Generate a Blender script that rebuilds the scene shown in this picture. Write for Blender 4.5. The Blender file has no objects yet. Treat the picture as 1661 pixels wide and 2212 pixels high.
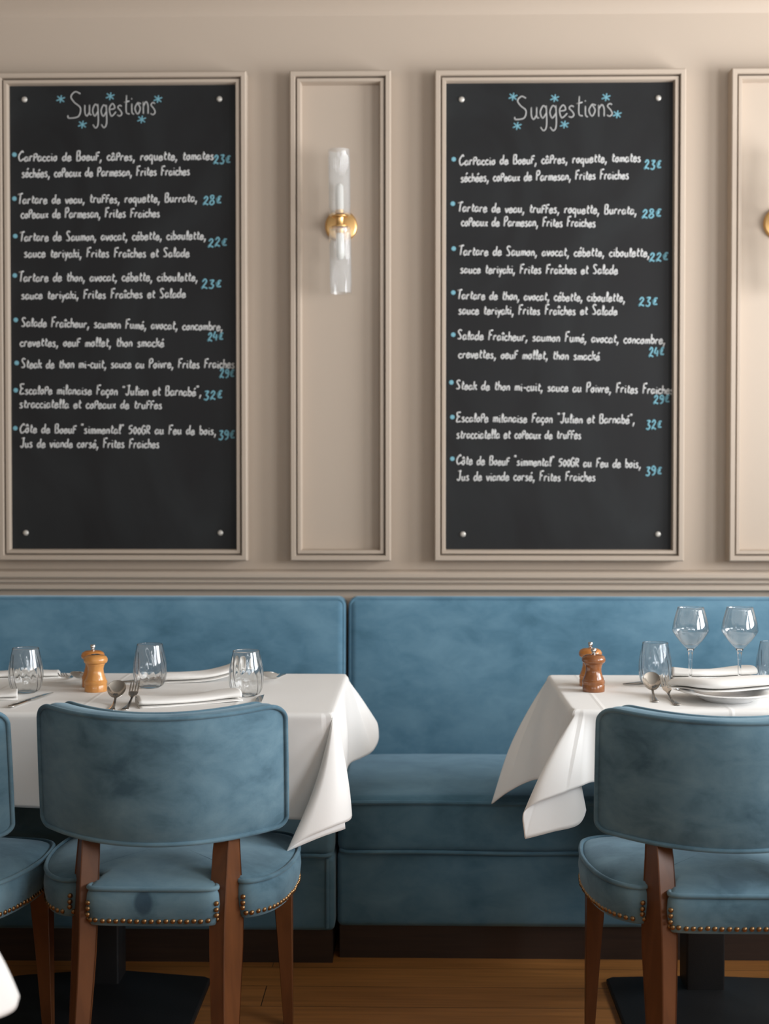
import bpy, bmesh, math, random
from mathutils import Vector, Matrix, noise
random.seed(7)
PI = math.pi
S = bpy.context.scene
COL = S.collection

# ------------------------------------------------------------------ camera
CAM_H = 1.30
YAW, PITCH, FPX = math.radians(1.24), math.radians(-1.34), 3072.2
cd = bpy.data.cameras.new('camera')
cam = bpy.data.objects.new('camera', cd); COL.objects.link(cam)
cam.location = (0, 0, CAM_H)
cam.rotation_euler = (PI/2 + PITCH, 0, YAW)
cd.sensor_fit = 'VERTICAL'; cd.sensor_height = 36; cd.lens = 50
cd.dof.use_dof = True; cd.dof.focus_distance = 3.3; cd.dof.aperture_fstop = 2.8
cd.clip_start = 0.05
S.camera = cam

# ------------------------------------------------------------------ world, light, exposure
vs = S.view_settings
vs.view_transform = 'Standard'; vs.look = 'None'; vs.gamma = 1; vs.use_curve_mapping = False
vs.exposure = 0.05
w = bpy.data.worlds.new('sky'); S.world = w; w.use_nodes = True
w.node_tree.nodes['Background'].inputs[0].default_value = (0.75, 0.85, 1, 1)
w.node_tree.nodes['Background'].inputs[1].default_value = 0.6

def area(name, loc, target, sx, sy, power, color):
    l = bpy.data.lights.new(name, 'AREA'); l.shape = 'RECTANGLE'; l.size = sx; l.size_y = sy
    l.energy = power; l.color = color
    o = bpy.data.objects.new(name, l); COL.objects.link(o); o.location = loc
    o.rotation_euler = (Vector(target) - Vector(loc)).to_track_quat('-Z', 'Y').to_euler()
    return o
ROOM = dict(x0=-3.6, x1=3.5, y0=-3.6, y1=4.55, z1=2.95)
# daylight standing in the window openings (right wall and street front behind the camera)
area('daylight_right_far', (3.47, 2.95, 1.4), (0, 2.95, 1.4), 1.7, 2.2, 255, (0.95, 0.97, 1.0))
area('daylight_right_near', (3.47, 0.35, 1.4), (0, 0.35, 1.4), 1.9, 2.2, 185, (0.95, 0.97, 1.0))
area('daylight_front_right', (1.4, -3.57, 1.25), (1.4, 0, 1.25), 2.4, 1.6, 85, (0.95, 0.97, 1.0))
area('daylight_front_left', (-1.9, -3.57, 1.25), (-1.9, 0, 1.25), 2.4, 1.6, 80, (0.95, 0.97, 1.0))

# ------------------------------------------------------------------ pixel ray -> point on a plane at a real depth / height
_m = cam.rotation_euler.to_matrix()
def _ray(px, py):
    return _m @ Vector(((px - 830.5), (1106 - py), -FPX))
def P(px, py, Y):
    d = _ray(px, py); t = Y / d.y
    return Vector((d.x*t, Y, CAM_H + d.z*t))
def PZ(px, py, Z):
    d = _ray(px, py); t = (Z - CAM_H) / d.z
    return Vector((d.x*t, d.y*t, Z))

# ------------------------------------------------------------------ mesh helpers
def link(name, verts, faces, mat, parent=None, smooth=True, angle=40, solid=0, sub=0):
    me = bpy.data.meshes.new(name)
    me.from_pydata([tuple(v) for v in verts], [], faces); me.update()
    bm = bmesh.new(); bm.from_mesh(me)
    bmesh.ops.remove_doubles(bm, verts=bm.verts, dist=1e-6)
    bmesh.ops.recalc_face_normals(bm, faces=bm.faces); bm.to_mesh(me); bm.free()
    if smooth:
        me.shade_smooth()
        if angle < 180: me.set_sharp_from_angle(angle=math.radians(angle))
    o = bpy.data.objects.new(name, me); COL.objects.link(o)
    me.materials.append(mat)
    if parent: o.parent = parent
    if solid:
        m = o.modifiers.new('thickness', 'SOLIDIFY'); m.thickness = solid; m.offset = 0
    if sub:
        m = o.modifiers.new('smooth', 'SUBSURF'); m.levels = sub; m.render_levels = sub
    return o
def tag(o, label, cat, group=None):
    o['label'] = label; o['category'] = cat
    if group: o['group'] = group
    return o
def thing(name, loc, label, cat, group=None, rz=0):
    o = bpy.data.objects.new(name, None); COL.objects.link(o)
    o.location = loc; o.rotation_euler = (0, 0, rz); o.empty_display_size = 0.05
    return tag(o, label, cat, group)
def struct(o):
    o['kind'] = 'structure'; return o
def copy_tree(o, parent=None):
    c = o.copy(); COL.objects.link(c)
    if parent: c.parent = parent
    for ch in list(o.children): copy_tree(ch, c)
    return c

class MB:
    def __init__(s): s.v = []; s.f = []
    def add(s, v, f):
        n = len(s.v); s.v += [Vector(p) for p in v]; s.f += [[i + n for i in q] for q in f]; return s
    def box(s, x0, x1, y0, y1, z0, z1):
        v = [(x, y, z) for x in (x0, x1) for y in (y0, y1) for z in (z0, z1)]
        return s.add(v, [(0,1,3,2),(4,6,7,5),(0,4,5,1),(2,3,7,6),(0,2,6,4),(1,5,7,3)])
    def loft(s, rings, caps=True, closed=True):
        n = len(rings[0]); v = [p for r in rings for p in r]; f = []
        for i in range(len(rings) - 1):
            for j in range(n if closed else n - 1):
                a, b = i*n + j, i*n + (j+1) % n
                f.append((a, b, b + n, a + n))
        if caps:
            f.append(tuple(range(n))[::-1]); f.append(tuple(range((len(rings)-1)*n, len(rings)*n)))
        return s.add(v, f)
    def tube(s, pts, r, n=8, closed=False, flat=1.0, flat_dir=None, caps=True):
        pts = [Vector(p) for p in pts]; N = len(pts); rings = []
        rr = r if isinstance(r, (list, tuple)) else [r]*N
        up = None
        for i in range(N):
            a = pts[(i-1) % N] if (closed or i > 0) else pts[i]
            b = pts[(i+1) % N] if (closed or i < N-1) else pts[i]
            t = (b - a)
            t = t.normalized() if t.length > 1e-9 else Vector((1, 0, 0))
            if flat_dir is not None: up = Vector(flat_dir)
            elif up is None: up = Vector((0, 0, 1)) if abs(t.z) < .9 else Vector((0, 1, 0))
            x = t.cross(up); x = x.normalized() if x.length > 1e-6 else Vector((1, 0, 0)); u = x.cross(t).normalized()
            if flat_dir is None: up = u
            rings.append([pts[i] + x*(rr[i]*math.cos(2*PI*k/n)) + u*(rr[i]*flat*math.sin(2*PI*k/n)) for k in range(n)])
        if closed: rings.append(rings[0]); caps = False
        return s.loft(rings, caps=caps)
    def lathe(s, prof, n=48, c=(0, 0, 0), close=False):
        c = Vector(c)
        rings = [[c + Vector((r*math.cos(2*PI*k/n), r*math.sin(2*PI*k/n), z)) for k in range(n)] for r, z in prof]
        if close: rings.append(rings[0])
        s.loft(rings, caps=not close); return s
    def build(s, name, mat, parent=None, **k):
        return link(name, s.v, s.f, mat, parent, **k)

def cr(pts, n, closed=False):
    """Catmull-Rom through points (any dimension tuples)"""
    pts = [Vector(p) for p in pts]; N = len(pts); out = []
    for i in range(N if closed else N - 1):
        p0 = pts[(i-1) % N] if (closed or i > 0) else pts[0]*2 - pts[1]
        p1, p2 = pts[i], pts[(i+1) % N]
        p3 = pts[(i+2) % N] if (closed or i + 2 < N) else p2*2 - p1
        for k in range(n):
            t = k/n
            out.append(0.5*((2*p1) + (p2 - p0)*t + (2*p0 - 5*p1 + 4*p2 - p3)*t*t + (3*p1 - p0 - 3*p2 + p3)*t*t*t))
    if not closed: out.append(pts[-1])
    return out
def lerpl(pts, x):
    if x <= pts[0][0]: return pts[0][1]
    for (a, b), (c, d) in zip(pts, pts[1:]):
        if x <= c: return b + (d - b)*(x - a)/(c - a)
    return pts[-1][1]

def cushion(x0, x1, y0, y1, z0, z1, r, bulge=None, n=14, warp=None):
    """rounded box made of fine grids; bulge: dict axis-sign -> outward crown"""
    c = Vector(((x0+x1)/2, (y0+y1)/2, (z0+z1)/2)); h = Vector(((x1-x0)/2, (y1-y0)/2, (z1-z0)/2))
    bulge = bulge or {}
    def axis(hh):
        rr = min(r, hh*.98); e = [-hh + rr*k/5 for k in range(5)]
        mid = [(-hh + rr) + (2*hh - 2*rr)*k/n for k in range(n + 1)]
        return e + mid + [-q for q in reversed(e)]
    mb = MB()
    for ax in range(3):
        for sg in (-1, 1):
            u, v = [(1, 2), (2, 0), (0, 1)][ax]
            U, V = axis(h[u]), axis(h[v]); vs_ = []
            for a in U:
                for b in V:
                    p = Vector((0, 0, 0)); p[ax] = sg*h[ax]; p[u] = a; p[v] = b
                    q = Vector([max(-(h[i] - r), min(h[i] - r, p[i])) if h[i] > r else 0 for i in range(3)])
                    d = p - q
                    p = q + d.normalized()*r if d.length > 1e-9 else p
                    g = bulge.get((ax, sg), 0)
                    if g: p[ax] += sg*g*(1 - (a/h[u])**4)*(1 - (b/h[v])**2)
                    p = p + c
                    vs_.append(warp(p) if warp else p)
            m = len(V)
            fs = [(i*m + j, (i+1)*m + j, (i+1)*m + j + 1, i*m + j + 1) for i in range(len(U) - 1) for j in range(m - 1)]
            mb.add(vs_, fs)
    return mb

# ------------------------------------------------------------------ materials
def srgb(r, g, b):
    return tuple(((c/255)/12.92 if c/255 <= .04045 else ((c/255 + .055)/1.055)**2.4) for c in (r, g, b)) + (1,)
def mat(name, color, rough=.5, metal=0, **kw):
    m = bpy.data.materials.new(name); m.use_nodes = True
    b = m.node_tree.nodes['Principled BSDF']
    b.inputs['Base Color'].default_value = color; b.inputs['Roughness'].default_value = rough; b.inputs['Metallic'].default_value = metal
    for k, v in kw.items(): b.inputs[k].default_value = v
    return m
def nodes(m): return m.node_tree.nodes, m.node_tree.links, m.node_tree.nodes['Principled BSDF']
def noise_mix(m, c1, c2, scale, lo=.35, hi=.65, detail=4, stretch=(1, 1, 1), distort=0, inp='Base Color'):
    N, L, b = nodes(m)
    tc = N.new('ShaderNodeTexCoord'); mp = N.new('ShaderNodeMapping'); mp.inputs['Scale'].default_value = stretch
    t = N.new('ShaderNodeTexNoise'); t.inputs['Scale'].default_value = scale; t.inputs['Detail'].default_value = detail
    t.inputs['Distortion'].default_value = distort
    r = N.new('ShaderNodeValToRGB'); r.color_ramp.elements[0].position = lo; r.color_ramp.elements[1].position = hi
    r.color_ramp.elements[0].color = c1; r.color_ramp.elements[1].color = c2
    L.new(tc.outputs['Object'], mp.inputs[0]); L.new(mp.outputs[0], t.inputs[0]); L.new(t.outputs[0], r.inputs[0])
    L.new(r.outputs[0], b.inputs[inp])
    return r, mp
def bump(m, scale, strength, dist=.002, detail=3, stretch=(1, 1, 1)):
    N, L, b = nodes(m)
    tc = N.new('ShaderNodeTexCoord'); mp = N.new('ShaderNodeMapping'); mp.inputs['Scale'].default_value = stretch
    t = N.new('ShaderNodeTexNoise'); t.inputs['Scale'].default_value = scale; t.inputs['Detail'].default_value = detail
    bp = N.new('ShaderNodeBump'); bp.inputs['Strength'].default_value = strength; bp.inputs['Distance'].default_value = dist
    L.new(tc.outputs['Object'], mp.inputs[0]); L.new(mp.outputs[0], t.inputs[0]); L.new(t.outputs[0], bp.inputs['Height'])
    L.new(bp.outputs[0], b.inputs['Normal'])

M = {}
M['paint'] = mat('beige_paint', srgb(174, 159, 143), .55)
bump(M['paint'], 60, .06, .001)
M['ceiling'] = mat('ceiling_paint', srgb(150, 145, 136), .8)
M['wall2'] = mat('room_paint', srgb(150, 140, 126), .8)

def velvet(name, dark, mid, light, scale):
    m = mat(name, mid, .85)
    N, L, b = nodes(m)
    b.inputs['Sheen Weight'].default_value = .35; b.inputs['Sheen Roughness'].default_value = .45
    b.inputs['Sheen Tint'].default_value = (.62, .82, .95, 1); b.inputs['Specular IOR Level'].default_value = .2
    tc = N.new('ShaderNodeTexCoord'); oi = N.new('ShaderNodeObjectInfo')
    ad = N.new('ShaderNodeVectorMath'); ad.operation = 'ADD'
    sc = N.new('ShaderNodeVectorMath'); sc.operation = 'SCALE'; sc.inputs['Scale'].default_value = 5.2
    L.new(oi.outputs['Location'], sc.inputs[0])
    L.new(tc.outputs['Object'], ad.inputs[0]); L.new(sc.outputs[0], ad.inputs[1])
    t1 = N.new('ShaderNodeTexNoise'); t1.inputs['Scale'].default_value = scale; t1.inputs['Detail'].default_value = 5; t1.inputs['Distortion'].default_value = .5
    t2 = N.new('ShaderNodeTexNoise'); t2.inputs['Scale'].default_value = scale*3.3; t2.inputs['Detail'].default_value = 6; t2.inputs['Distortion'].default_value = .4
    t2.inputs['Roughness'].default_value = .62
    mp = N.new('ShaderNodeMapping'); mp.inputs['Scale'].default_value = (1, 1, 1.8); mp.inputs['Rotation'].default_value = (0, .5, 0)
    L.new(ad.outputs[0], t1.inputs[0]); L.new(ad.outputs[0], mp.inputs[0]); L.new(mp.outputs[0], t2.inputs[0])
    mx = N.new('ShaderNodeMath'); mx.operation = 'MULTIPLY_ADD'; mx.inputs[1].default_value = .62
    m2 = N.new('ShaderNodeMath'); m2.operation = 'MULTIPLY'; m2.inputs[1].default_value = .38
    L.new(t2.outputs[0], m2.inputs[0]); L.new(t1.outputs[0], mx.inputs[0]); L.new(m2.outputs[0], mx.inputs[2])
    r = N.new('ShaderNodeValToRGB'); e = r.color_ramp.elements
    e[0].position = .40; e[0].color = dark; e[1].position = .62; e[1].color = light
    q = e.new(.5); q.color = mid
    L.new(mx.outputs[0], r.inputs[0]); L.new(r.outputs[0], b.inputs['Base Color'])
    t3 = N.new('ShaderNodeTexNoise'); t3.inputs['Scale'].default_value = 260; t3.inputs['Detail'].default_value = 2
    L.new(tc.outputs['Object'], t3.inputs[0])
    bp = N.new('ShaderNodeBump'); bp.inputs['Strength'].default_value = .12; bp.inputs['Distance'].default_value = .001
    L.new(t3.outputs[0], bp.inputs['Height']); L.new(bp.outputs[0], b.inputs['Normal'])
    return m
M['velvet'] = velvet('blue_velvet', srgb(70, 107, 127), srgb(87, 125, 146), srgb(104, 141, 161), 2.6)
M['chair_velvet'] = velvet('chair_velvet', srgb(66, 95, 111), srgb(90, 121, 137), srgb(110, 140, 154), 3.4)

def wood(name, c1, c2, scale, stretch, rough, coat=0):
    m = mat(name, c1, rough); noise_mix(m, c1, c2, scale, .3, .7, 6, stretch, .6)
    m.node_tree.nodes['Principled BSDF'].inputs['Coat Weight'].default_value = coat
    return m
M['chair_wood'] = wood('walnut_stained_beech', srgb(92, 55, 30), srgb(110, 67, 37), 14, (3, 3, .4), .38)
M['plinth'] = wood('dark_plinth_wood', srgb(44, 32, 26), srgb(58, 42, 33), 8, (.5, 3, 9), .5)
M['mill_light'] = wood('light_beech', srgb(196, 132, 66), srgb(214, 152, 84), 40, (2, 2, .3), .28, .4)
M['mill_amber'] = wood('amber_beech', srgb(188, 118, 52), srgb(204, 134, 64), 40, (2, 2, .3), .28, .4)
M['mill_dark'] = wood('dark_stained_beech', srgb(128, 76, 38), srgb(146, 90, 48), 40, (2, 2, .3), .25, .5)
M['steel'] = mat('polished_steel', (.62, .60, .57, 1), .16, 1)
M['brass'] = mat('brushed_brass', (.74, .46, .19, 1), .36, 1); bump(M['brass'], 200, .05, .0005)
M['nail'] = mat('antique_brass', (.30, .18, .085, 1), .34, 1)
M['black_iron'] = mat('black_powder_coat', srgb(20, 21, 23), .55); bump(M['black_iron'], 350, .25, .001)
M['table_wood'] = wood('table_board', srgb(110, 80, 55), srgb(130, 96, 66), 10, (.4, 4, 4), .5)
M['porcelain'] = mat('white_porcelain', srgb(236, 236, 236), .18)
M['chalk'] = mat('white_chalk', srgb(196, 196, 194), .9)
M['chalk_thin'] = mat('pale_grey_chalk', srgb(172, 172, 170), .9)
M['chalk_blue'] = mat('blue_chalk', srgb(112, 164, 178), .9)
M['screw'] = mat('screw_cap', srgb(190, 186, 178), .35, .3)
M['cloth'] = mat('white_linen', srgb(226, 224, 220), .85, **{'Sheen Weight': .1})
M['napkin'] = mat('white_napkin', srgb(234, 232, 228), .9)
bump(M['napkin'], 120, .15, .001)
def thin_glass(name, ior_r, refr=0, haze=0):
    m = bpy.data.materials.new(name); m.use_nodes = True; N = m.node_tree.nodes; L = m.node_tree.links
    N.remove(N['Principled BSDF']); out = N['Material Output']
    if refr: a = N.new('ShaderNodeBsdfRefraction'); a.inputs['IOR'].default_value = refr; a.inputs['Roughness'].default_value = 0
    else: a = N.new('ShaderNodeBsdfTransparent')
    a.inputs[0].default_value = (.985, .99, .99, 1)
    if haze:
        d = N.new('ShaderNodeBsdfDiffuse'); d.inputs[0].default_value = (.85, .86, .86, 1)
        mh = N.new('ShaderNodeMixShader'); mh.inputs[0].default_value = haze; L.new(a.outputs[0], mh.inputs[1]); L.new(d.outputs[0], mh.inputs[2]); a = mh
    gl = N.new('ShaderNodeBsdfGlossy'); gl.inputs['Roughness'].default_value = 0.02
    fr = N.new('ShaderNodeFresnel'); ge = N.new('ShaderNodeNewGeometry'); mr = N.new('ShaderNodeMapRange')
    mr.inputs['To Min'].default_value = ior_r; mr.inputs['To Max'].default_value = 1/ior_r    # same reflectance on both faces of a thin wall
    L.new(ge.outputs['Backfacing'], mr.inputs[0]); L.new(mr.outputs[0], fr.inputs[0])
    mx = N.new('ShaderNodeMixShader'); L.new(fr.outputs[0], mx.inputs[0]); L.new(a.outputs[0], mx.inputs[1]); L.new(gl.outputs[0], mx.inputs[2])
    L.new(mx.outputs[0], out.inputs['Surface']); return m
M['glass'] = thin_glass('clear_glass', 1.9, 0, .012)
M['glass_solid'] = mat('solid_stem_glass', (1, 1, 1, 1), 0.0, 0, **{'Transmission Weight': 1.0, 'IOR': 1.45})
M['glass_cut'] = thin_glass('spiral_cut_glass', 1.65, 1.10, .02)
M['glass_tube'] = thin_glass('ribbed_lamp_glass', 1.5, 0, .13)
g = mat('frosted_diffuser', srgb(240, 238, 232), .6, 0, **{'Transmission Weight': .35, 'IOR': 1.3}); M['frost'] = g

def slate():
    m = mat('blackboard_slate', srgb(26, 26, 27), .5)
    N, L, b = nodes(m)
    b.inputs['Specular IOR Level'].default_value = .25
    noise_mix(m, srgb(22, 22, 23), srgb(37, 40, 41), 2.2, .38, .78, 6, (1, 1, .6), 1.5)
    return m
M['slate'] = slate()

def floor_mat():
    m = mat('oak_planks', srgb(140, 98, 60), .42)
    N, L, b = nodes(m)
    tc = N.new('ShaderNodeTexCoord')
    br = N.new('ShaderNodeTexBrick'); br.offset = .37; br.inputs['Scale'].default_value = 1
    br.inputs['Brick Width'].default_value = 1.6; br.inputs['Row Height'].default_value = .14; br.inputs['Mortar Size'].default_value = .0012
    br.inputs['Color1'].default_value = srgb(176, 120, 64); br.inputs['Color2'].default_value = srgb(160, 107, 55); br.inputs['Mortar'].default_value = srgb(60, 40, 26)
    mp = N.new('ShaderNodeMapping'); mp.inputs['Location'].default_value = (.38, .03, 0)
    L.new(tc.outputs['Object'], mp.inputs[0]); L.new(mp.outputs[0], br.inputs[0])
    mg = N.new('ShaderNodeMapping'); mg.inputs['Scale'].default_value = (1.2, 22, 1)
    t = N.new('ShaderNodeTexNoise'); t.inputs['Scale'].default_value = 3; t.inputs['Detail'].default_value = 6
    L.new(tc.outputs['Object'], mg.inputs[0]); L.new(mg.outputs[0], t.inputs[0])
    r = N.new('ShaderNodeValToRGB'); r.color_ramp.elements[0].position = .3; r.color_ramp.elements[1].position = .7
    r.color_ramp.elements[0].color = (.72, .70, .66, 1); r.color_ramp.elements[1].color = (1.08, 1.06, 1.03, 1)
    L.new(t.outputs[0], r.inputs[0])
    mx = N.new('ShaderNodeMix'); mx.data_type = 'RGBA'; mx.blend_type = 'MULTIPLY'; mx.inputs[0].default_value = 1
    L.new(br.outputs[0], mx.inputs[6]); L.new(r.outputs[0], mx.inputs[7]); L.new(mx.outputs[2], b.inputs['Base Color'])
    return m
M['floor'] = floor_mat()

def cloth_mat(creases_x, name):
    """linen with pressed fold lines (object coordinates)"""
    m = mat(name, srgb(236, 235, 232), .85, **{'Sheen Weight': .08})
    N, L, b = nodes(m)
    tc = N.new('ShaderNodeTexCoord'); sp = N.new('ShaderNodeSeparateXYZ'); L.new(tc.outputs['Object'], sp.inputs[0])
    last = None
    for c in creases_x:
        s = N.new('ShaderNodeMath'); s.operation = 'SUBTRACT'; s.inputs[1].default_value = c; L.new(sp.outputs[0], s.inputs[0])
        a = N.new('ShaderNodeMath'); a.operation = 'ABSOLUTE'; L.new(s.outputs[0], a.inputs[0])
        d = N.new('ShaderNodeMapRange'); d.inputs['From Max'].default_value = .007; d.inputs['To Min'].default_value = 1; d.inputs['To Max'].default_value = 0
        L.new(a.outputs[0], d.inputs[0])
        if last is None: last = d.outputs[0]
        else:
            ad = N.new('ShaderNodeMath'); ad.operation = 'ADD'; L.new(last, ad.inputs[0]); L.new(d.outputs[0], ad.inputs[1]); last = ad.outputs[0]
    t = N.new('ShaderNodeTexNoise'); t.inputs['Scale'].default_value = 9; t.inputs['Detail'].default_value = 5; L.new(tc.outputs['Object'], t.inputs[0])
    mu = N.new('ShaderNodeMath'); mu.operation = 'MULTIPLY_ADD'; mu.inputs[1].default_value = 1.6
    L.new(t.outputs[0], mu.inputs[0]); L.new(last, mu.inputs[2])
    bp = N.new('ShaderNodeBump'); bp.inputs['Strength'].default_value = .3; bp.inputs['Distance'].default_value = .0025
    L.new(mu.outputs[0], bp.inputs['Height']); L.new(bp.outputs[0], b.inputs['Normal'])
    return m

# ------------------------------------------------------------------ room shell
R = ROOM
struct(MB().box(R['x0'] - .15, R['x1'] + .15, R['y0'] - .15, R['y1'] + .15, -.12, 0).build('floor', M['floor'], smooth=False))
struct(MB().box(R['x0'] - .15, R['x1'] + .15, R['y0'] - .15, R['y1'] + .15, R['z1'], R['z1'] + .12).build('ceiling', M['ceiling'], smooth=False))
struct(MB().box(R['x0'] - .15, R['x1'] + .15, R['y1'], R['y1'] + .15, 0, R['z1']).build('wall_back', M['paint'], smooth=False))
struct(MB().box(R['x0'] - .15, R['x0'], R['y0'], R['y1'], 0, R['z1']).build('wall_left', M['wall2'], smooth=False))
WIN_R = [(-.6, 1.3), (2.1, 3.8)]; WIN_F = [(-3.1, -.7), (.2, 2.6)]; WZ = {'x': (.25, 2.55), 'y': (.4, 2.1)}
def holed(axis, pos, thick, lo, hi, wins):
    mb = MB(); cuts = [lo] + [q for wn in wins for q in wn] + [hi]
    def bx(a, b, z0, z1):
        if axis == 'x': mb.box(pos, pos + thick, a, b, z0, z1)
        else: mb.box(a, b, pos, pos + thick, z0, z1)
    for i in range(len(cuts) - 1):
        if i % 2 == 0: bx(cuts[i], cuts[i+1], 0, R['z1'])
        else: bx(cuts[i], cuts[i+1], 0, WZ[axis][0]); bx(cuts[i], cuts[i+1], WZ[axis][1], R['z1'])
    return mb
struct(holed('x', R['x1'], .15, R['y0'], R['y1'], WIN_R).build('wall_right', M['wall2'], smooth=False))
struct(holed('y', R['y0'] - .15, .15, R['x0'], R['x1'], WIN_F).build('wall_front', M['wall2'], smooth=False))
struct(MB().box(R['x0'], 1.5, -.95, -.75, 0, 1.32).box(2.32, 2.46, -.95, R['y1'], 0, 1.12).build('light_baffle', M['wall2'], smooth=False))   # unseen low walls added to keep window light off floor and lower furniture
k = 0
for axis, wins in (('x', WIN_R), ('y', WIN_F)):
    for a, b in wins:
        k += 1; mb = MB(); wz = WZ[axis]
        for (u0, u1, z0, z1) in ((a, a+.05, *wz), (b-.05, b, *wz), (a, b, wz[0], wz[0]+.05), (a, b, wz[1]-.05, wz[1]), ((a+b)/2-.02, (a+b)/2+.02, *wz)):
            if axis == 'x': mb.box(R['x1'] + .06, R['x1'] + .11, u0, u1, z0, z1)
            else: mb.box(u0, u1, R['y0'] - .11, R['y0'] - .06, z0, z1)
        struct(mb.build('window_%d' % k, M['ceiling'], smooth=False))

def extrude_x(prof, x0, x1):
    """profile of (depth out of the wall, z) pairs swept along the back wall"""
    W = R['y1']
    return MB().loft([[Vector((x, W - d, z)) for d, z in prof] for x in (x0, x1)])
# cornice, top of the picture
co = [(0, 2.77), (.003, 2.775), (.008, 2.785), (.022, 2.80), (.05, 2.825), (.085, 2.86), (.12, 2.90), (.13, 2.91), (.13, 2.95), (0, 2.95)]
struct(extrude_x(co, R['x0'], R['x1']).build('trim_1', M['paint'], angle=25))
# moulded dado rail above the banquette
ra = [(0, .944), (.022, .944), (.026, .947), (.026, .9605), (.020, .9615), (.020, .966), (.030, .967), (.033, .971), (.033, .9765),
      (.028, .978), (.028, .982), (.040, .983), (.043, .987), (.043, .9985), (.040, 1.003), (.030, 1.0075), (0, 1.0095)]
struct(extrude_x(ra, R['x0'], R['x1']).build('trim_2', M['paint'], angle=25))
struct(MB().box(R['x0'], R['x1'], R['y1'] - .015, R['y1'], 0, .10).build('baseboard_back', M['paint'], smooth=False))

# picture-frame mouldings: rectangle swept with a profile (inset, height above the wall)
FRAME_PROF = [(0, .0), (0, .054), (.003, .058), (.0155, .058), (.0172, .055), (.0180, .030), (.0218, .030), (.0222, .050), (.0235, .052), (.0325, .052), (.0345, .047), (.0365, .016)]
def frame_mesh(x0, x1, z0, z1, prof=FRAME_PROF):
    rings = []
    for d, h in prof:
        Y = R['y1'] - h
        rings.append([Vector((x0 + d, Y, z0 + d)), Vector((x1 - d, Y, z0 + d)), Vector((x1 - d, Y, z1 - d)), Vector((x0 + d, Y, z1 - d))])
    return MB().loft(rings, caps=False)

# ------------------------------------------------------------------ chalk handwriting (own stroke alphabet, tenths of x-height)
GL = {
 'a': (11, ["8 8 4 10 0 5 3 0 7 3 8 9", "8 10 8 3 11 1"]), 'b': (10, ["1 19 1 0", "1 6 5 10 9 5 5 0 1 3"]), 'c': (9, ["8 8 4 10 0 5 4 0 9 2"]),
 'd': (11, ["8 8 4 10 0 5 3 0 8 4", "9 19 8 3 11 1"]), 'e': (10, ["0 5 8 6 5 10 0 6 2 0 5 0 10 3"]), 'f': (9, ["1 16 1 0", "0 16 9 17", "1 9 7 10"]),
 'g': (11, ["8 8 4 10 0 5 3 0 8 4", "8 10 8 -6 4 -10 0 -7"]), 'h': (10, ["1 19 1 0", "1 5 5 10 8 7 8 0"]), 'i': (5, ["2 10 2 2 5 0", "2 14 2 15"]),
 'k': (9, ["1 18 1 0", "8 11 1 5", "3 7 9 0"]), 'l': (6, ["1 3 5 14 3 19 2 14 2 2 6 1"]), 'm': (14, ["1 10 1 0", "1 6 4 10 6 7 6 0", "6 6 10 10 12 7 12 0"]),
 'n': (10, ["1 10 1 0", "1 6 5 10 8 7 8 0"]), 'o': (10, ["4 10 0 5 4 0 8 5 4 10 9 9"]), 'p': (9, ["1 17 1 0", "0 16 7 17 8 11 1 8"]),
 'q': (11, ["8 8 4 10 0 5 3 0 8 4", "8 10 8 -9"]), 'r': (9, ["1 10 1 0", "1 6 4 10 8 9"]), 's': (9, ["7 9 4 10 1 8 5 5 7 2 4 0 0 1"]),
 't': (8, ["4 17 3 3 8 1", "0 11 8 12"]), 'u': (11, ["1 10 1 3 4 0 8 4", "8 10 8 2 11 1"]), 'v': (9, ["0 10 4 0 8 10"]),
 'x': (9, ["0 10 8 0", "8 10 0 0"]), 'y': (9, ["0 10 4 1", "8 10 2 -8"]),
 'B': (12, ["1 18 1 0", "0 17 8 17 7 10 2 9 9 8 9 1 0 0"]), 'C': (13, ["11 15 8 18 0 9 4 0 13 4"]), 'E': (12, ["10 18 0 17 2 9 0 0 11 1", "1 9 8 10"]),
 'F': (11, ["2 17 1 0", "0 17 11 18", "1 9 8 10"]), 'S': (12, ["10 16 5 18 1 14 8 6 7 1 0 1"]), 'T': (12, ["0 17 13 19", "7 18 5 0"]),
 'J': (11, ["2 17 11 18", "8 17 7 3 3 0 0 3"]), 'G': (11, ["9 14 4 16 0 8 4 0 9 3 9 8 5 8"]), 'R': (11, ["1 15 1 0", "0 15 8 14 7 8 1 8 10 0"]),
 'P': (11, ["1 18 1 0", "0 17 8 18 9 12 1 8"]), 'K': (10, ["1 17 1 0", "9 17 1 8 9 0"]),
 '0': (10, ["5 15 1 8 5 0 9 8 5 15"]), '2': (11, ["1 13 5 18 8 13 0 1 4 3 10 0"]), '3': (10, ["1 17 8 17 4 10 8 6 5 0 0 2"]),
 '4': (10, ["4 18 0 7 9 7", "7 12 6 0"]), '5': (10, ["9 17 2 16 1 10 7 9 7 2 0 0"]), '8': (10, ["8 15 4 18 1 14 8 5 4 0 0 4 8 14"]),
 '9': (10, ["8 15 4 18 1 13 5 9 8 15 7 4 2 0"]), '€': (10, ["10 15 5 15 3 4 10 3", "0 11 8 11", "0 8 7 8"]),
 ',': (5, ["3 2 0 -6"]), '-': (9, ["0 6 8 6"]), '"': (7, ["1 21 0 17", "4 21 3 17"]), ' ': (10, []),
}
ACC = {'é': ('e', ["4 14 8 18"]), 'ê': ('e', ["1 13 4 17 7 13"]), 'î': ('i', ["-1 13 2 17 5 13"]), 'â': ('a', ["1 13 4 17 7 13"]),
       'ô': ('o', ["1 13 4 17 7 13"]), 'ç': ('c', ["5 0 6 -4 3 -6"])}
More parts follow.
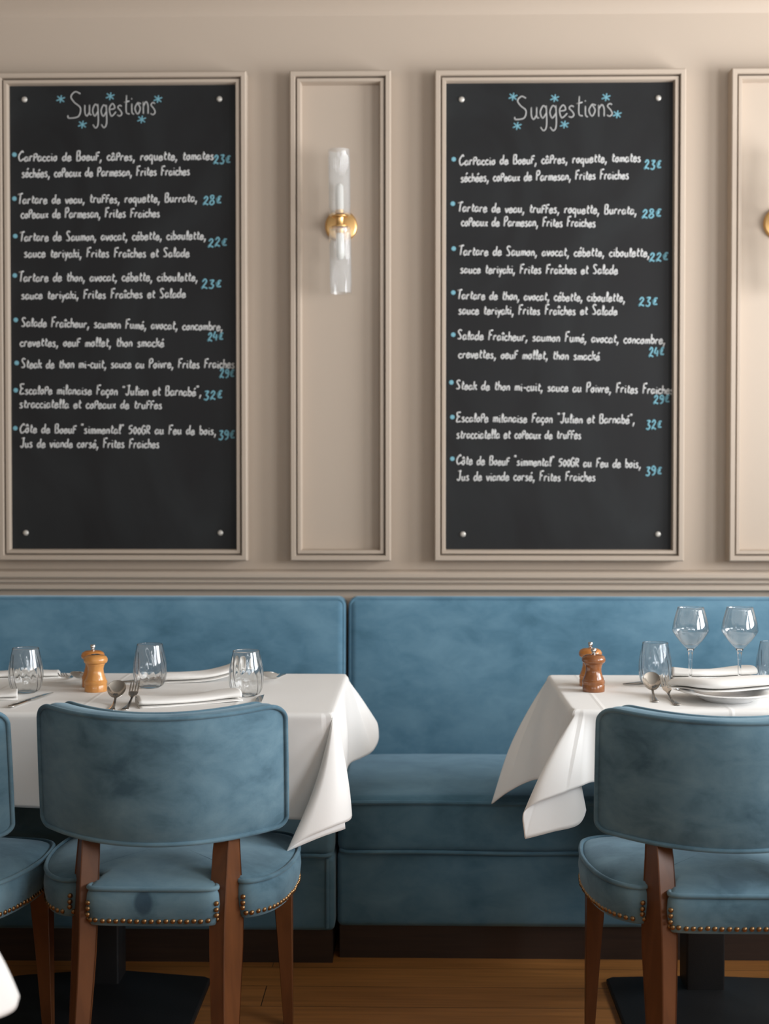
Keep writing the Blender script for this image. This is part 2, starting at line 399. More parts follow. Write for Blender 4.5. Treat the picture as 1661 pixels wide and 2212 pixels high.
def glyph(ch):
    if ch in ACC:
        b, ex = ACC[ch]; a, st = GL[b]
        return a, (st[:1] if b == 'i' else st) + ex
    return GL[ch]
def write(mb, text, p0, p1, xh, r, Y, flat=.3, slant=.06):
    """strokes of text between two picture-plane points on the board at depth Y; xh in metres"""
    rng = random.Random(hash((text, round(p0.x, 3))) & 0xffff if False else sum(map(ord, text)) + int(p0.x*1000))
    total = sum(glyph(c)[0] for c in text) + 1.6*len(text)
    d = p1 - p0; u = xh/10; sx = d.length/total; e = d.normalized(); nrm = Vector((-e.z, 0, e.x))
    x = 0
    for ch in text:
        adv, strokes = glyph(ch)
        jy = rng.uniform(-.6, .6); js = rng.uniform(.94, 1.08)*(1.14 if ch.isupper() else 1)
        for st in strokes:
            q = [float(t) for t in st.split()]
            pts = [(q[i], q[i+1]) for i in range(0, len(q), 2)]
            pts = [((x + a)*sx + b*u*slant, (b*js + jy)*u, 0) for a, b in pts]
            if len(pts) > 2: pts = cr(pts, 4)
            w_ = [p0 + e*p[0] + nrm*p[1] for p in pts]
            w_ = [Vector((p.x, Y, p.z)) for p in w_]
            mb.tube(w_, r, 6, flat_dir=(0, -1, 0), flat=flat)
        x += adv + 1.6
def blob(mb, c, r, n=12):
    mb.add([c + Vector((math.cos(2*PI*i/n)*r, -.0006, math.sin(2*PI*i/n)*r)) for i in range(n)] + [c + Vector((0, -.0012, 0))] +
           [c + Vector((math.cos(2*PI*i/n)*r, .0006, math.sin(2*PI*i/n)*r)) for i in range(n)],
           [(i, (i+1) % n, n) for i in range(n)] + [((i+1) % n, i, n+1+i, n+1+(i+1) % n) for i in range(n)])

BY = R['y1'] - .030            # face of the slates
def menu_board(fx, slate_px, screws, title, stars, items, label):
    """fx: outer frame x0,x1; pixel anchors are unprojected onto the slate plane"""
    zc = 1.040
    t = thing('menu_board', ((fx[0] + fx[1])/2, R['y1'], zc), label, 'chalkboard')
    O = Vector(t.location)
    def fin(mb, name, m, **k):
        mb.v = [v - O for v in mb.v]; return mb.build(name, m, t, **k)
    fin(frame_mesh(fx[0], fx[1], 1.040, 2.582), 'frame', M['paint'], angle=25)
    fin(MB().box(fx[0] + .0345, fx[1] - .0345, BY, R['y1'] - .004, 1.0745, 2.5475), 'slate', M['slate'], smooth=False)
    for sx, sy in screws:
        c = P(sx, sy, BY)
        prof = [(.0001, .0), (.0088, .0), (.0088, .002), (.007, .0042), (.0035, .0052), (.0001, .0054)]
        mb = MB(); rings = [[c + Vector((q*math.cos(2*PI*i/20), -h, q*math.sin(2*PI*i/20))) for i in range(20)] for q, h in prof]
        mb.loft(rings); fin(mb, 'screw', M['screw'])
    Yw = BY - .0006
    mpx = 4.52/FPX                     # metres per pixel on the wall
    tx0, ty0, tx1, ty1, capx = title[0], title[1], title[2], title[3], title[4]
    mb = MB()
    s0, s1, sb, stp = title[5]
    write_S = [(.85, .92), (.5, 1.0), (.2, .82), (.42, .6), (.85, .38), (.7, .06), (.05, 0), (-.02, .1)]
    a = P(s0, sb, Yw); b = P(s1, stp, Yw)
    mb.tube([Vector((p[0], Yw, p[1])) for p in cr([(a.x + (b.x - a.x)*u_, a.z + (b.z - a.z)*v_, 0) for u_, v_ in write_S], 6)], .0019, 6, flat_dir=(0, -1, 0), flat=.3)
    write(mb, title[6], P(tx0, ty0, Yw), P(tx1, ty1, Yw), capx*mpx, .0018, Yw, slant=.02)
    fin(mb, 'chalk_heading', M['chalk_thin'], angle=180)
    for sx, sy in stars:
        c = P(sx, sy, Yw); mb = MB()
        for q in range(3):
            an = q*PI/3 + .35; dv = Vector((math.cos(an), 0, math.sin(an)))*(.0145, .012, .0135)[q]
            mb.tube([c - dv, c + dv], .0017, 6, flat_dir=(0, -1, 0), flat=.4)
        fin(mb, 'chalk_star', M['chalk_blue'])
    for it in items:
        if it[0] == 'b':
            mb = MB(); blob(mb, P(it[1], it[2], Yw), .0072); fin(mb, 'chalk_bullet', M['chalk_blue'])
        elif it[0] == 'p':
            mb = MB(); write(mb, it[1], P(it[2], it[3], Yw), P(it[4], it[3] - 2, Yw), 10.5*mpx, .0026, Yw, slant=.1); fin(mb, 'chalk_price', M['chalk_blue'], angle=180)
        else:
            mb = MB(); write(mb, it[1], P(it[2], it[3], Yw), P(it[4], it[5], Yw), 9.8*mpx, .0022, Yw); fin(mb, 'chalk_line', M['chalk'], angle=180)
    return t
Tx = ['Carpaccio de Boeuf, câpres, roquette, tomates', 'séchées, copeaux de Parmesan, Frites Fraiches',
      'Tartare de veau, truffes, roquette, Burrata,', 'copeaux de Parmesan, Frites Fraiches',
      'Tartare de Saumon, avocat, cébette, ciboulette,', 'sauce teriyaki, Frites Fraîches et Salade',
      'Tartare de thon, avocat, cébette, ciboulette,', 'Salade Fraîcheur, saumon Fumé, avocat, concombre,',
      'crevettes, oeuf mollet, thon smacké', 'Steak de thon mi-cuit, sauce au Poivre, Frites Fraiches',
      'Escalope milanaise Façon "Julien et Barnabé",', 'stracciatella et copeaux de truffes',
      'Côte de Boeuf "simmental" 500GR au Feu de bois,', 'Jus de viande corsé, Frites Fraiches']
menu_board((-1.325, -.533), None, [(53, 215), (474, 214), (56, 1151), (476, 1151)],
  (182, 252, 340, 246, 24, (147, 178, 255, 198), 'uggestions'),
  [(131, 214), (238, 208), (341, 214), (178, 269), (306, 258)],
  [('b', 31, 334), ('l', Tx[0], 40, 348, 463, 345), ('p', '23€', 461, 355, 499), ('l', Tx[1], 47, 383, 411, 378),
   ('b', 31, 429), ('l', Tx[2], 38, 440, 427, 436), ('p', '28€', 438, 443, 479), ('l', Tx[3], 45, 471, 346, 469),
   ('b', 33, 510), ('l', Tx[4], 42, 521, 446, 517), ('p', '22€', 449, 534, 491), ('l', Tx[5], 52, 556, 410, 555),
   ('b', 32, 595), ('l', Tx[6], 40, 608, 428, 607), ('p', '23€', 435, 624, 479), ('l', Tx[5], 46, 646, 402, 643),
   ('b', 34, 691), ('l', Tx[7], 46, 705, 482, 714), ('p', '24€', 448, 737, 483), ('l', Tx[8], 43, 748, 355, 749),
   ('b', 36, 784), ('l', Tx[9], 46, 795, 508, 795), ('p', '29€', 474, 817, 507),
   ('b', 34, 843), ('l', Tx[10], 43, 851, 436, 855), ('p', '32€', 440, 864, 481), ('l', Tx[11], 42, 881, 351, 883),
   ('b', 33, 925), ('l', Tx[12], 43, 935, 468, 939), ('p', '39€', 472, 950, 508), ('l', Tx[13], 44, 966, 345, 968)],
  'black chalkboard menu in a beige frame left of the wall lamp, above the long table')
menu_board((.0610, .8455), None, [(997, 215), (1422, 212), (1000, 1154), (1421, 1154)],
  (1146, 257, 1328, 249, 25, (1112, 1140, 258, 208), 'uggestions'),
  [(1108, 209), (1198, 212), (1309, 210), (1333, 247), (1117, 272), (1219, 269)],
  [('b', 980, 344), ('l', Tx[0], 992, 357, 1385, 349), ('p', '23€', 1391, 366, 1429), ('l', Tx[1], 995, 393, 1359, 386),
   ('b', 978, 440), ('l', Tx[2], 988, 457, 1376, 463), ('p', '28€', 1386, 472, 1429), ('l', Tx[3], 996, 488, 1287, 490),
   ('b', 980, 537), ('l', Tx[4], 990, 551, 1404, 555), ('p', '22€', 1402, 565, 1444), ('l', Tx[5], 994, 590, 1335, 592),
   ('b', 979, 632), ('l', Tx[6], 987, 646, 1351, 652), ('p', '23€', 1379, 662, 1421), ('l', Tx[5], 990, 679, 1334, 680),
   ('b', 979, 723), ('l', Tx[7], 988, 733, 1438, 743), ('p', '24€', 1401, 771, 1435), ('l', Tx[8], 990, 773, 1296, 778),
   ('b', 975, 826), ('l', Tx[9], 985, 841, 1456, 851), ('p', '29€', 1411, 873, 1447),
   ('b', 977, 901), ('l', Tx[10], 986, 911, 1372, 915), ('p', '32€', 1395, 928, 1430), ('l', Tx[11], 986, 947, 1256, 948),
   ('b', 977, 991), ('l', Tx[12], 986, 1003, 1385, 1011), ('p', '39€', 1394, 1028, 1430), ('l', Tx[13], 987, 1038, 1287, 1039)],
  'black chalkboard menu in a beige frame right of the wall lamp, above the right banquette')

# narrow lamp panels (mouldings of the wall itself)
PANELS = [(-.3955, -.0775), (.9875, 1.3055)]
for i, (a, b) in enumerate(PANELS):
    mb = frame_mesh(a, b, 1.040, 2.582)
    mb.box(a + .0345, b - .0345, R['y1'] - .018, R['y1'] - .002, 1.0745, 2.5475)
    struct(mb.build('trim_%d' % (i + 3), M['paint'], angle=25))

# ------------------------------------------------------------------ wall lamps
def lathe_y(prof, c, n=40):
    """lathe about the y axis, prof = (r, distance out of the wall)"""
    return MB().loft([[Vector((c[0] + r*math.cos(2*PI*i/n), c[1] - h, c[2] + r*math.sin(2*PI*i/n))) for i in range(n)] for r, h in prof])
def flute(r0, r1, z0, z1, n=120, ribs=30, amp=.0011):
    def ring(r, z, a): return [Vector(((r + a*math.cos(ribs*2*PI*i/n))*math.cos(2*PI*i/n), (r + a*math.cos(ribs*2*PI*i/n))*math.sin(2*PI*i/n), z)) for i in range(n)]
    s = 1 if z1 > z0 else -1
    return MB().loft([ring(r0, z0, 0), ring(r1, z0, 0), ring(r1, z0 + s*.016, 0), ring(r1 - .001, z0 + s*.018, amp), ring(r1 - .001, z1 - s*.02, amp), ring(r1, z1 - s*.018, 0), ring(r1, z1, 0), ring(r0, z1, 0), ring(r0, z0 + s*.005, 0), ring(.0005, z0 + s*.005, 0), ring(.0005, z0, 0)], caps=False)
def sconce(label):
    t = thing('wall_lamp', (0, 0, 0), label, 'lamp')
    lathe_y([(.0002, 0), (.051, 0), (.051, .006), (.049, .009), (.044, .011), (.0002, .011)], (0, 0, 0)).build('backplate', M['brass'], t)
    lathe_y([(.0002, .010), (.009, .010), (.009, .074), (.0002, .074)], (0, 0, 0), 24).build('arm', M['brass'], t)
    yc = -.082
    MB().lathe([(.0002, -.019), (.024, -.019), (.026, -.017), (.026, -.0145), (.015, -.013), (.0135, -.009), (.0135, .009), (.015, .013), (.026, .0145), (.026, .017), (.024, .019), (.0002, .019)], 40, (0, yc, 0)).build('hub', M['brass'], t)
    for sg in (1, -1):
        mb = flute(.0295, .0335, sg*.0195, sg*.222); mb.v = [v + Vector((0, yc, 0)) for v in mb.v]
        mb.build('glass_tube', M['glass_tube'], t, angle=60)
        MB().lathe([(.0002, sg*.0245), (.014, sg*.0245), (.014, sg*.036), (.0002, sg*.036)], 24, (0, yc, 0)).build('lamp_holder', M['brass'], t)
        pr = [(.0002, .036), (.011, .036), (.0125, .045), (.0125, .105), (.010, .114), (.005, .118), (.0002, .119)]
        MB().lathe([(r, sg*z) for r, z in pr], 24, (0, yc, 0)).build('bulb', M['frost'], t)
    return t
lamp = sconce('brass wall lamp with two fluted glass tubes, between the two chalkboards')
pp = P(737, 489, R['y1'] - .018); lamp.location = pp; lamp.rotation_euler = (0, math.radians(-.7), 0)
l2 = copy_tree(lamp); l2.location = (pp.x + PANELS[1][0] - PANELS[0][0], pp.y, pp.z + .002)
l2['label'] = 'brass wall lamp cut off at the right edge of the photo, backplate rim showing'

# ------------------------------------------------------------------ banquettes
def loop_rect(x0, x1, z0, z1, r, y, n=6):
    pts = []
    for cx, cz, a0 in ((x1 - r, z1 - r, 0), (x0 + r, z1 - r, PI/2), (x0 + r, z0 + r, PI), (x1 - r, z0 + r, 1.5*PI)):
        for k_ in range(n + 1):
            a = a0 + PI/2*k_/n; pts.append((cx + r*math.cos(a), y, cz + r*math.sin(a)))
    return pts
def sub_pts(pts, d):
    out = []
    for a, b in zip(pts, pts[1:] + pts[:1]):
        a, b = Vector(a), Vector(b); m_ = max(1, int((b - a).length/d))
        out += [a + (b - a)*i/m_ for i in range(m_)]
    return out
def banquette(x0, x1, yf, label):
    t = thing('banquette', ((x0 + x1)/2, yf + .3, 0), label, 'bench')
    O = Vector(t.location)
    def fin(mb, name, m, par=None, **k):
        mb.v = [v - O for v in mb.v]; return mb.build(name, m, par or t, **k)
    dy = yf - 3.83
    fin(MB().box(x0 + .006, x1 - .006, yf, R['y1'] - .02, 0.0, .089), 'plinth', M['plinth'], smooth=False)
    b = fin(cushion(x0, x1, yf - .012, R['y1'] - .02, .088, .292, .016, {(1, -1): .006}), 'base_panel', M['velvet'], angle=180)
    mb = MB()
    for xs in (x1 - .02,):
        mb = MB(); mb.tube([(xs, yf - .014, z) for z in (.098, .15, .2, .25, .284)], .0045, 8); fin(mb, 'piping', M['velvet'], b)
    # seat cushion, front corners rounded in plan
    def warp(p):
        q = p.copy(); d = q.y - (yf - .02)
        for xe, sg in ((x0, 1), (x1, -1)):
            e = (q.x - xe)*sg
            if e < .05 and d < .05:
                q.y += .012*(1 - e/.05)*(1 - d/.05)
        q.z += .006*math.sin((q.x - x0)*5.1)*max(0, min(1, (q.z - .3)/.14))*.5
        return q
    s = fin(cushion(x0 + .001, x1 - .001, yf - .02, 4.42 + dy*.3, .290, .443, .022, {(2, 1): .014, (1, -1): .008}, warp=warp, n=26), 'seat_cushion', M['velvet'], angle=180)
    mb = MB()
    def corner(z, yy):
        pts = []
        r = .03
        pts += [(x0 + .008, 4.30, z), (x0 + .008, 4.1, z), (x0 + .008, yy + .08, z)]
        pts += [(x0 + .008 + r - r*math.cos(a), yy + r - r*math.sin(a), z) for a in (.3, .7, 1.1, PI/2)]
        n_ = 30; pts += [(x0 + .05 + (x1 - x0 - .1)*i/n_, yy - .001*math.sin(i*1.3), z + .0015*math.sin(i*.9)) for i in range(n_ + 1)]
        pts += [(x1 - .008 - r + r*math.cos(a), yy + r - r*math.sin(a), z) for a in (PI/2, 1.1, .7, .3)]
        pts += [(x1 - .008, yy + .08, z), (x1 - .008, 4.1, z), (x1 - .008, 4.30, z)]
        return pts
    for z_, o_, r_ in ((.428, .0225, .0062), (.2935, .0215, .0055)):
        mb = MB(); mb.tube(corner(z_, yf - o_), r_, 8); fin(mb, 'piping', M['velvet'], s)
    # backrest leaning a little to the wall
    def lean(p):
        q = p.copy(); q.y += .045*(q.z - .43)/.5*max(0, min(1, (R['y1'] - .022 - q.y)/.1)); return q
    k_ = fin(cushion(x0 + .002, x1 - .002, 4.395 + dy*.4, R['y1'] - .016, .40, .927, .026, {(1, -1): .012}, warp=lean, n=26), 'backrest', M['velvet'], angle=180)
    mb = MB()
    lp = sub_pts(loop_rect(x0 + .008, x1 - .008, .43, .9245, .022, 4.407 + dy*.4), .06)
    mb.tube([lean(Vector(p)) for p in lp], .006, 8, closed=True)
    fin(mb, 'piping', M['velvet'], k_)
    return t
banquette(-.2105, 2.31, 3.83, 'blue velvet banquette on the right of the gap, its seat clear between the two tables')
banquette(-2.9, -.2155, 3.787, 'blue velvet banquette on the left of the gap, behind the long table')

# ------------------------------------------------------------------ chairs
def seat_outline():
    half = [(0, .000), (.06, .000), (.115, .002), (.137, .006), (.140, .012), (.126, .040), (.113, .075), (.125, .092), (.150, .096), (.166, .085), (.173, .058), (.185, .055),
            (.215, .072), (.243, .110), (.262, .165), (.274, .235), (.278, .31), (.272, .38), (.262, .435), (.245, .462), (.215, .474), (.14, .482), (.06, .486)]
    right = half + [(0, .487)]
    left = [(-x, y) for x, y in half[1:]][::-1]
    return right + left
def nap(pts, n, sharp):
    return pts
def make_chair(label):
    t = thing('dining_chair', (0, 0, 0), label, 'chair')
    ol = seat_outline()
    # resample with light smoothing
    raw = [Vector((x, y, 0)) for x, y in ol]
    dense = []
    for a, b in zip(raw, raw[1:] + raw[:1]):
        m_ = max(1, int((b - a).length/.012)); dense += [a + (b - a)*i/m_ for i in range(m_)]
    for _ in range(3):
        dense = [(dense[i-1] + dense[i]*2 + dense[(i+1) % len(dense)])/4 for i in range(len(dense))]
    C = Vector((0, .25, 0))
    def off(d):
        out = []; n = len(dense)
        for i in range(n):
            tg = (dense[(i+1) % n] - dense[i-1]).normalized(); nm = Vector((tg.y, -tg.x, 0))
            out.append(dense[i] + nm*d)
        return out
    def zz(ring, z): return [Vector((p.x, p.y, z)) for p in ring]
    rings = [[C + (p - C)*.3 + Vector((0, 0, .374)) for p in dense], zz(off(-.012), .374), zz(off(-.003), .377), zz(off(.0), .384), zz(off(.004), .402), zz(off(.006), .420), zz(off(.004), .440), zz(off(-.002), .453)]
    for k_, z in ((.975, .457), (.93, .462), (.86, .468), (.74, .474), (.58, .479), (.38, .482), (.18, .484)):
        bl = min(1, (1 - k_)/.2); rg = []
        for p in dense:
            d = p - C; a = math.atan2(d.y, d.x); ca, sa = math.cos(a), math.sin(a)
            rr_ = 1/((abs(ca)/.268)**3 + (abs(sa)/.226)**3)**(1/3)
            e_ = C + Vector((ca*rr_, sa*rr_, 0))*k_
            rg.append((C + d*k_).lerp(e_, bl) + Vector((0, 0, z)))
        rings.append(rg)
    seat = MB().loft(rings).build('seat', M['chair_velvet'], t, angle=180)
    MB().tube(zz(off(.0005), .454), .0052, 8, closed=True).build('piping', M['chair_velvet'], seat, angle=180)
    # domed nail heads along the lower edge (rear, both sides, and up beside the posts)
    dome = MB().lathe([(.0001, .0043), (.0024, .0039), (.0043, .0026), (.0054, .0008), (.0056, 0), (.0001, -.001)], 12)
    nm0 = dome.build('nail_head', M['nail'], seat)
    n = len(dense); edge = off(.0012)
    acc = 0; spots = []
    for i in range(n):
        a, b = edge[i], edge[(i+1) % n]; L_ = (b - a).length
        tg = (dense[(i+1) % n] - dense[i-1]).normalized(); nv = Vector((tg.y, -tg.x, 0))
        rear = abs(a.x) < .139 and a.y < .03
        side = abs(a.x) > .176 and a.y < .40
        if rear or side:
            acc += L_
            if acc >= .0114: spots.append((a, nv)); acc = 0
    cols = []
    for sg in (1, -1):
        for q in range(1, 4):
            cols.append((Vector((sg*.1335, .004, .3885 + q*.0117)), Vector((sg*.3, -1, 0)).normalized()))
            cols.append((Vector((sg*.182, .0535, .3885 + q*.0117)), Vector((-sg*.2, -1, 0)).normalized()))
    allp = [(Vector((p.x, p.y, .3885)), v) for p, v in spots] + cols
    for i, (p, v) in enumerate(allp[:100]):
        o = nm0 if i == 0 else nm0.copy()
        if i: COL.objects.link(o)
        o.parent = seat; o.location = p + Vector((random.uniform(-.0007, .0007), 0, random.uniform(-.0008, .0008)))
        o.rotation_euler = v.to_track_quat('Z', 'Y').to_euler()
    # curved backrest
    HW, SAG, T = .243, .145, .058
    def arc(x): return SAG*(abs(x)/HW)**2.1
    nu, nv_ = 72, 24
    def surf(front):
        rows = []
        for j in range(nv_ + 1):
            v = .5 - .5*math.cos(PI*j/nv_); row = []
            for i in range(nu + 1):
                u = math.sin((i/nu - .5)*PI); x = u*HW
                zt = .808 + .010*u*u; zb = .549 + .006*u*u
                # rounded top corners
                cr_ = .034
                ex = max(0, (abs(x) - (HW - cr_))/cr_); zt -= cr_*(1 - math.sqrt(max(0, 1 - min(1, ex)**2)))
                cb = .020; eb = max(0, (abs(x) - (HW - cb))/cb); zb += cb*(1 - math.sqrt(max(0, 1 - min(1, eb)**2)))
                z = zb + (zt - zb)*v
                crown = .010*(1 - u**4)*(1 - (2*v - 1)**4)
                sl = (x/HW)
                nx, ny = (-2.1*SAG/HW*abs(sl)**1.1*(1 if sl > 0 else -1)), 1
                ln = math.hypot(nx, ny); nx /= ln; ny /= ln
                off_ = T/2 + crown if front else -T/2 - crown
                lean_ = -.03*(z - .55)/.26
                row.append(Vector((x + nx*off_*.9, arc(x) + T/2 + ny*off_ + lean_, z)))
            rows.append(row)
        return rows
    F_, B_ = surf(True), surf(False)
    def border(rows):
        return rows[0] + [r[-1] for r in rows[1:-1]] + rows[-1][::-1] + [r[0] for r in rows[1:-1]][::-1]
    mb = MB()
    for rows, flip in ((F_, 0), (B_, 1)):
        m_ = nu + 1; vs_ = [p for r in rows for p in r]
        mb.add(vs_, [(i*m_ + j, i*m_ + j + 1, (i+1)*m_ + j + 1, (i+1)*m_ + j) for i in range(nv_) for j in range(nu)])
    bf, bb = border(F_), border(B_); cen = Vector((0, .1, .68))
    mid1 = []; mid2 = []; mid3 = []
    for a, b in zip(bf, bb):
        for lst, k_, o_ in ((mid1, .2, .006), (mid2, .5, .009), (mid3, .8, .006)):
            p = a + (b - a)*k_; d = Vector((p.x, 0, p.z - .68)); d = Vector((d.x/.263, 0, d.z/.13)); d.normalize(); lst.append(p + d*o_)
    nb = len(bf)
    mb.add(bf + mid1 + mid2 + mid3 + bb, [(r*nb + i, r*nb + (i+1) % nb, (r+1)*nb + (i+1) % nb, (r+1)*nb + i) for r in range(4) for i in range(nb)])
    back = mb.build('backrest', M['chair_velvet'], t, angle=180)
    def outset(lst, o_):
        out = []
        for p in lst:
            d = Vector((p.x/.243, 0, (p.z - .68)/.13)).normalized(); out.append(p + d*o_)
        return out
    MB().tube(outset(bb, .003), .0050, 8, closed=True).build('piping', M['chair_velvet'], back, angle=180)
    MB().tube(outset(bf, .003), .0050, 8, closed=True).build('piping', M['chair_velvet'], back, angle=180)
    # rear legs: one piece from floor to backrest, sabre curved, toed in
    for sg in (1, -1):
        rg = []
        for z, y, wd, dp, xo in ((0, -.034, .030, .044, .152), (.08, -.016, .031, .052, .152), (.17, .006, .033, .062, .1515), (.26, .027, .036, .072, .150), (.32, .039, .038, .078, .1495), (.37, .046, .039, .078, .149), (.42, .052, .040, .072, .148), (.47, .059, .040, .060, .147), (.52, .070, .039, .050, .146), (.56, .082, .038, .040, .146), (.60, .087, .036, .030, .146)):
            an = -sg*math.radians(24); cc = Vector((sg*xo, y, z)); pts = []
            for a, b in ((-1, -1), (1, -1), (1, 1), (-1, 1)):
                px_, py_ = a*wd/2, b*dp/2
                for ca, cb2 in (((.9, 1), (1, .95)) if a*b > 0 else ((1, .95), (.9, 1))):
                    qx, qy = px_*ca, py_*cb2
                    pts.append(cc + Vector((qx*math.cos(an) - qy*math.sin(an), qx*math.sin(an) + qy*math.cos(an), 0)))
            rg.append(pts)
        MB().loft(rg).build('leg', M['chair_wood'], t, angle=28)
    # front legs: square taper
    for sg in (1, -1):
        rg = []
        for z, wd in ((0, .021), (.01, .022), (.2, .034), (.378, .047)):
            xo = sg*(.253 - wd/2); yo = .438 - wd/2 + .02; h_ = wd/2; c_ = h_*.92
            rg.append([Vector((xo + a, yo + b, z)) for a, b in ((-h_, -c_), (-c_, -h_), (c_, -h_), (h_, -c_), (h_, c_), (c_, h_), (-c_, h_), (-h_, c_))])
        MB().loft(rg).build('leg', M['chair_wood'], t, angle=28)
    return t
chair = make_chair('blue velvet chair with brass nail trim facing the middle of the long left table')
chair.location = (-.543, 2.90, 0)
c2 = copy_tree(chair); c2.location = (.652, 2.875, 0)
c2['label'] = 'blue velvet chair with brass nail trim at the small right table set with wine glasses'
c3 = copy_tree(chair); c3.location = (-1.125, 2.835, 0); c3.rotation_euler = (0, 0, math.radians(-4))
c3['label'] = 'blue velvet chair cut off by the left edge of the photo, one leg showing'
for c_ in (chair, c2, c3): c_['group'] = 'blue velvet dining chairs'
# the worn dark spot on the rear of this one seat
sm = M['chair_velvet'].copy(); sm.name = 'chair_velvet_spotted'; N, L, b = nodes(sm)
src = b.inputs['Base Color'].links[0].from_socket
tc = N.new('ShaderNodeTexCoord'); mp = N.new('ShaderNodeMapping'); mp.vector_type = 'POINT'
mp.inputs['Location'].default_value = (.016/.020, 0, -.427/.027); mp.inputs['Scale'].default_value = (1/.020, 12, 1/.027)
ln = N.new('ShaderNodeVectorMath'); ln.operation = 'LENGTH'; mr = N.new('ShaderNodeMapRange')
mr.inputs['From Min'].default_value = .75; mr.inputs['From Max'].default_value = 1.1; mr.inputs['To Min'].default_value = .75; mr.inputs['To Max'].default_value = 0
mx = N.new('ShaderNodeMix'); mx.data_type = 'RGBA'; mx.inputs[7].default_value = srgb(44, 66, 84)
L.new(tc.outputs['Object'], mp.inputs[0]); L.new(mp.outputs[0], ln.inputs[0]); L.new(ln.outputs['Value'], mr.inputs[0])
L.new(mr.outputs[0], mx.inputs[0]); L.new(src, mx.inputs[6]); L.new(mx.outputs[2], b.inputs['Base Color'])
st_ = [o for o in chair.children if o.name.startswith('seat')][0]
st_.material_slots[0].link = 'OBJECT'; st_.material_slots[0].material = sm

# ------------------------------------------------------------------ tables
def table(x0, x1, y0, y1, cx, cy, bw, yb, label, zt=.757):
    t = thing('dining_table', (cx, cy, 0), label, 'table'); O = Vector(t.location)
    def fin(mb, name, m, **k):
        mb.v = [v - O for v in mb.v]; return mb.build(name, m, t, **k)
    fin(cushion(x0, x1, y0, y1, zt - .028, zt, .006, n=3), 'tabletop', M['table_wood'], angle=60)
    fin(cushion(cx - .047, cx + .047, cy - .047, cy + .047, .03, zt - .027, .006, n=3), 'column', M['black_iron'], angle=60)
    yf = yb - 2*bw
    def rr(hw, y0_, y1_, z, r=.012):
        return [Vector(p) for p in ((cx - hw + r, y0_, z), (cx + hw - r, y0_, z), (cx + hw, y0_ + r, z), (cx + hw, y1_ - r, z), (cx + hw - r, y1_, z), (cx - hw + r, y1_, z), (cx - hw, y1_ - r, z), (cx - hw, y0_ + r, z))]
    fin(MB().loft([rr(bw, yf, yb, 0), rr(bw, yf, yb, .010), rr(bw - .004, yf + .004, yb - .004, .0135), rr(.052, cy - .052, min(cy + .052, yb - .02), .042)]), 'base_plate', M['black_iron'], angle=25)
    return t
TL = (-1.385, -.195, 3.268, 3.92); TR = (.372, 1.066, 3.332, 3.912)
table(*TL, -.785, 3.545, .258, 3.64, 'long black-based pedestal table under a white cloth behind the left chairs')
table(*TR, .715, 3.535, .222, 3.66, 'small square pedestal table with black iron base under the right white cloth')
NT = (-1.62, -.735, 1.20, 2.03)
table(*NT, -1.18, 1.615, .22, 1.835, 'table nearest the camera at the left edge, under the blurred white cloth corner')

def tablecloth(rect, zt, stations, m, name_label, nu=16, rc=.012):
    """stations: (edge x, edge y, hem Vector, bulge Vector); in order round the table"""
    x0, x1, y0, y1 = rect; cx, cy = (x0 + x1)/2, (y0 + y1)/2
    o_ = Vector((cx, cy, 0))
    E_ = cr([(s[0], s[1], 0) for s in stations], nu, True)
    # edges must stay on straight lines: interpolate linearly instead
    E_ = []; N = len(stations)
    for i in range(N):
        a, b = stations[i], stations[(i+1) % N]
        for k_ in range(nu): E_.append(Vector((a[0] + (b[0]-a[0])*k_/nu, a[1] + (b[1]-a[1])*k_/nu, zt)))
    H_ = cr([s[2] for s in stations], nu, True); Bu = cr([s[3] for s in stations], nu, True)
    rows = []; n = len(E_)
    ins = []; 
    for e in E_:
        ins.append(Vector((cx + (e.x - cx)*.93, cy + (e.y - cy)*.93, zt)))
    rows.append(ins); rows.append([Vector((cx + (e.x - cx)*.985, cy + (e.y - cy)*.985, zt)) for e in E_])
    rows.append(E_)
    nv_ = 30
    outs = []
    for i, e in enumerate(E_):
        d = Vector((H_[i].x - e.x, H_[i].y - e.y, 0)); dl = d.length
        side = Vector((0, 0, 0))
        if abs(e.x - x0) < .02: side.x -= 1
        if abs(e.x - x1) < .02: side.x += 1
        if abs(e.y - y0) < .02: side.y -= 1
        if abs(e.y - y1) < .02: side.y += 1
        side = side.normalized() if side.length else d.normalized()
        outs.append(side)
    for a, b in ((.35, .07), (.7, .3), (.92, .62), (1.0, 1.0)):
        rows.append([E_[i] + outs[i]*rc*a - Vector((0, 0, rc*b)) for i in range(n)])
    base = rows[-1]
    for j in range(1, nv_ + 1):
        v = j/nv_; row = []
        for i in range(n):
            p = base[i].lerp(H_[i], v) + Bu[i]*(math.sin(PI*v))
            w_ = noise.noise(Vector((p.x*7, p.y*7, p.z*5)))*.004*min(1, v*3)
            row.append(p + outs[i]*w_)
        rows.append(row)
    mb = MB(); mb.loft([[p - o_ for p in r] for r in rows], caps=False)
    mb.add([p - o_ for p in rows[0]], [tuple(range(n))])
    ob = mb.build('tablecloth', m, None, angle=180, solid=.0012)
    ob.location = o_
    return tag(ob, name_label, 'tablecloth', 'white tablecloths')
ZT = .7595
def V(*a): return Vector(a)
x0, x1, y0, y1 = TL
f = .006
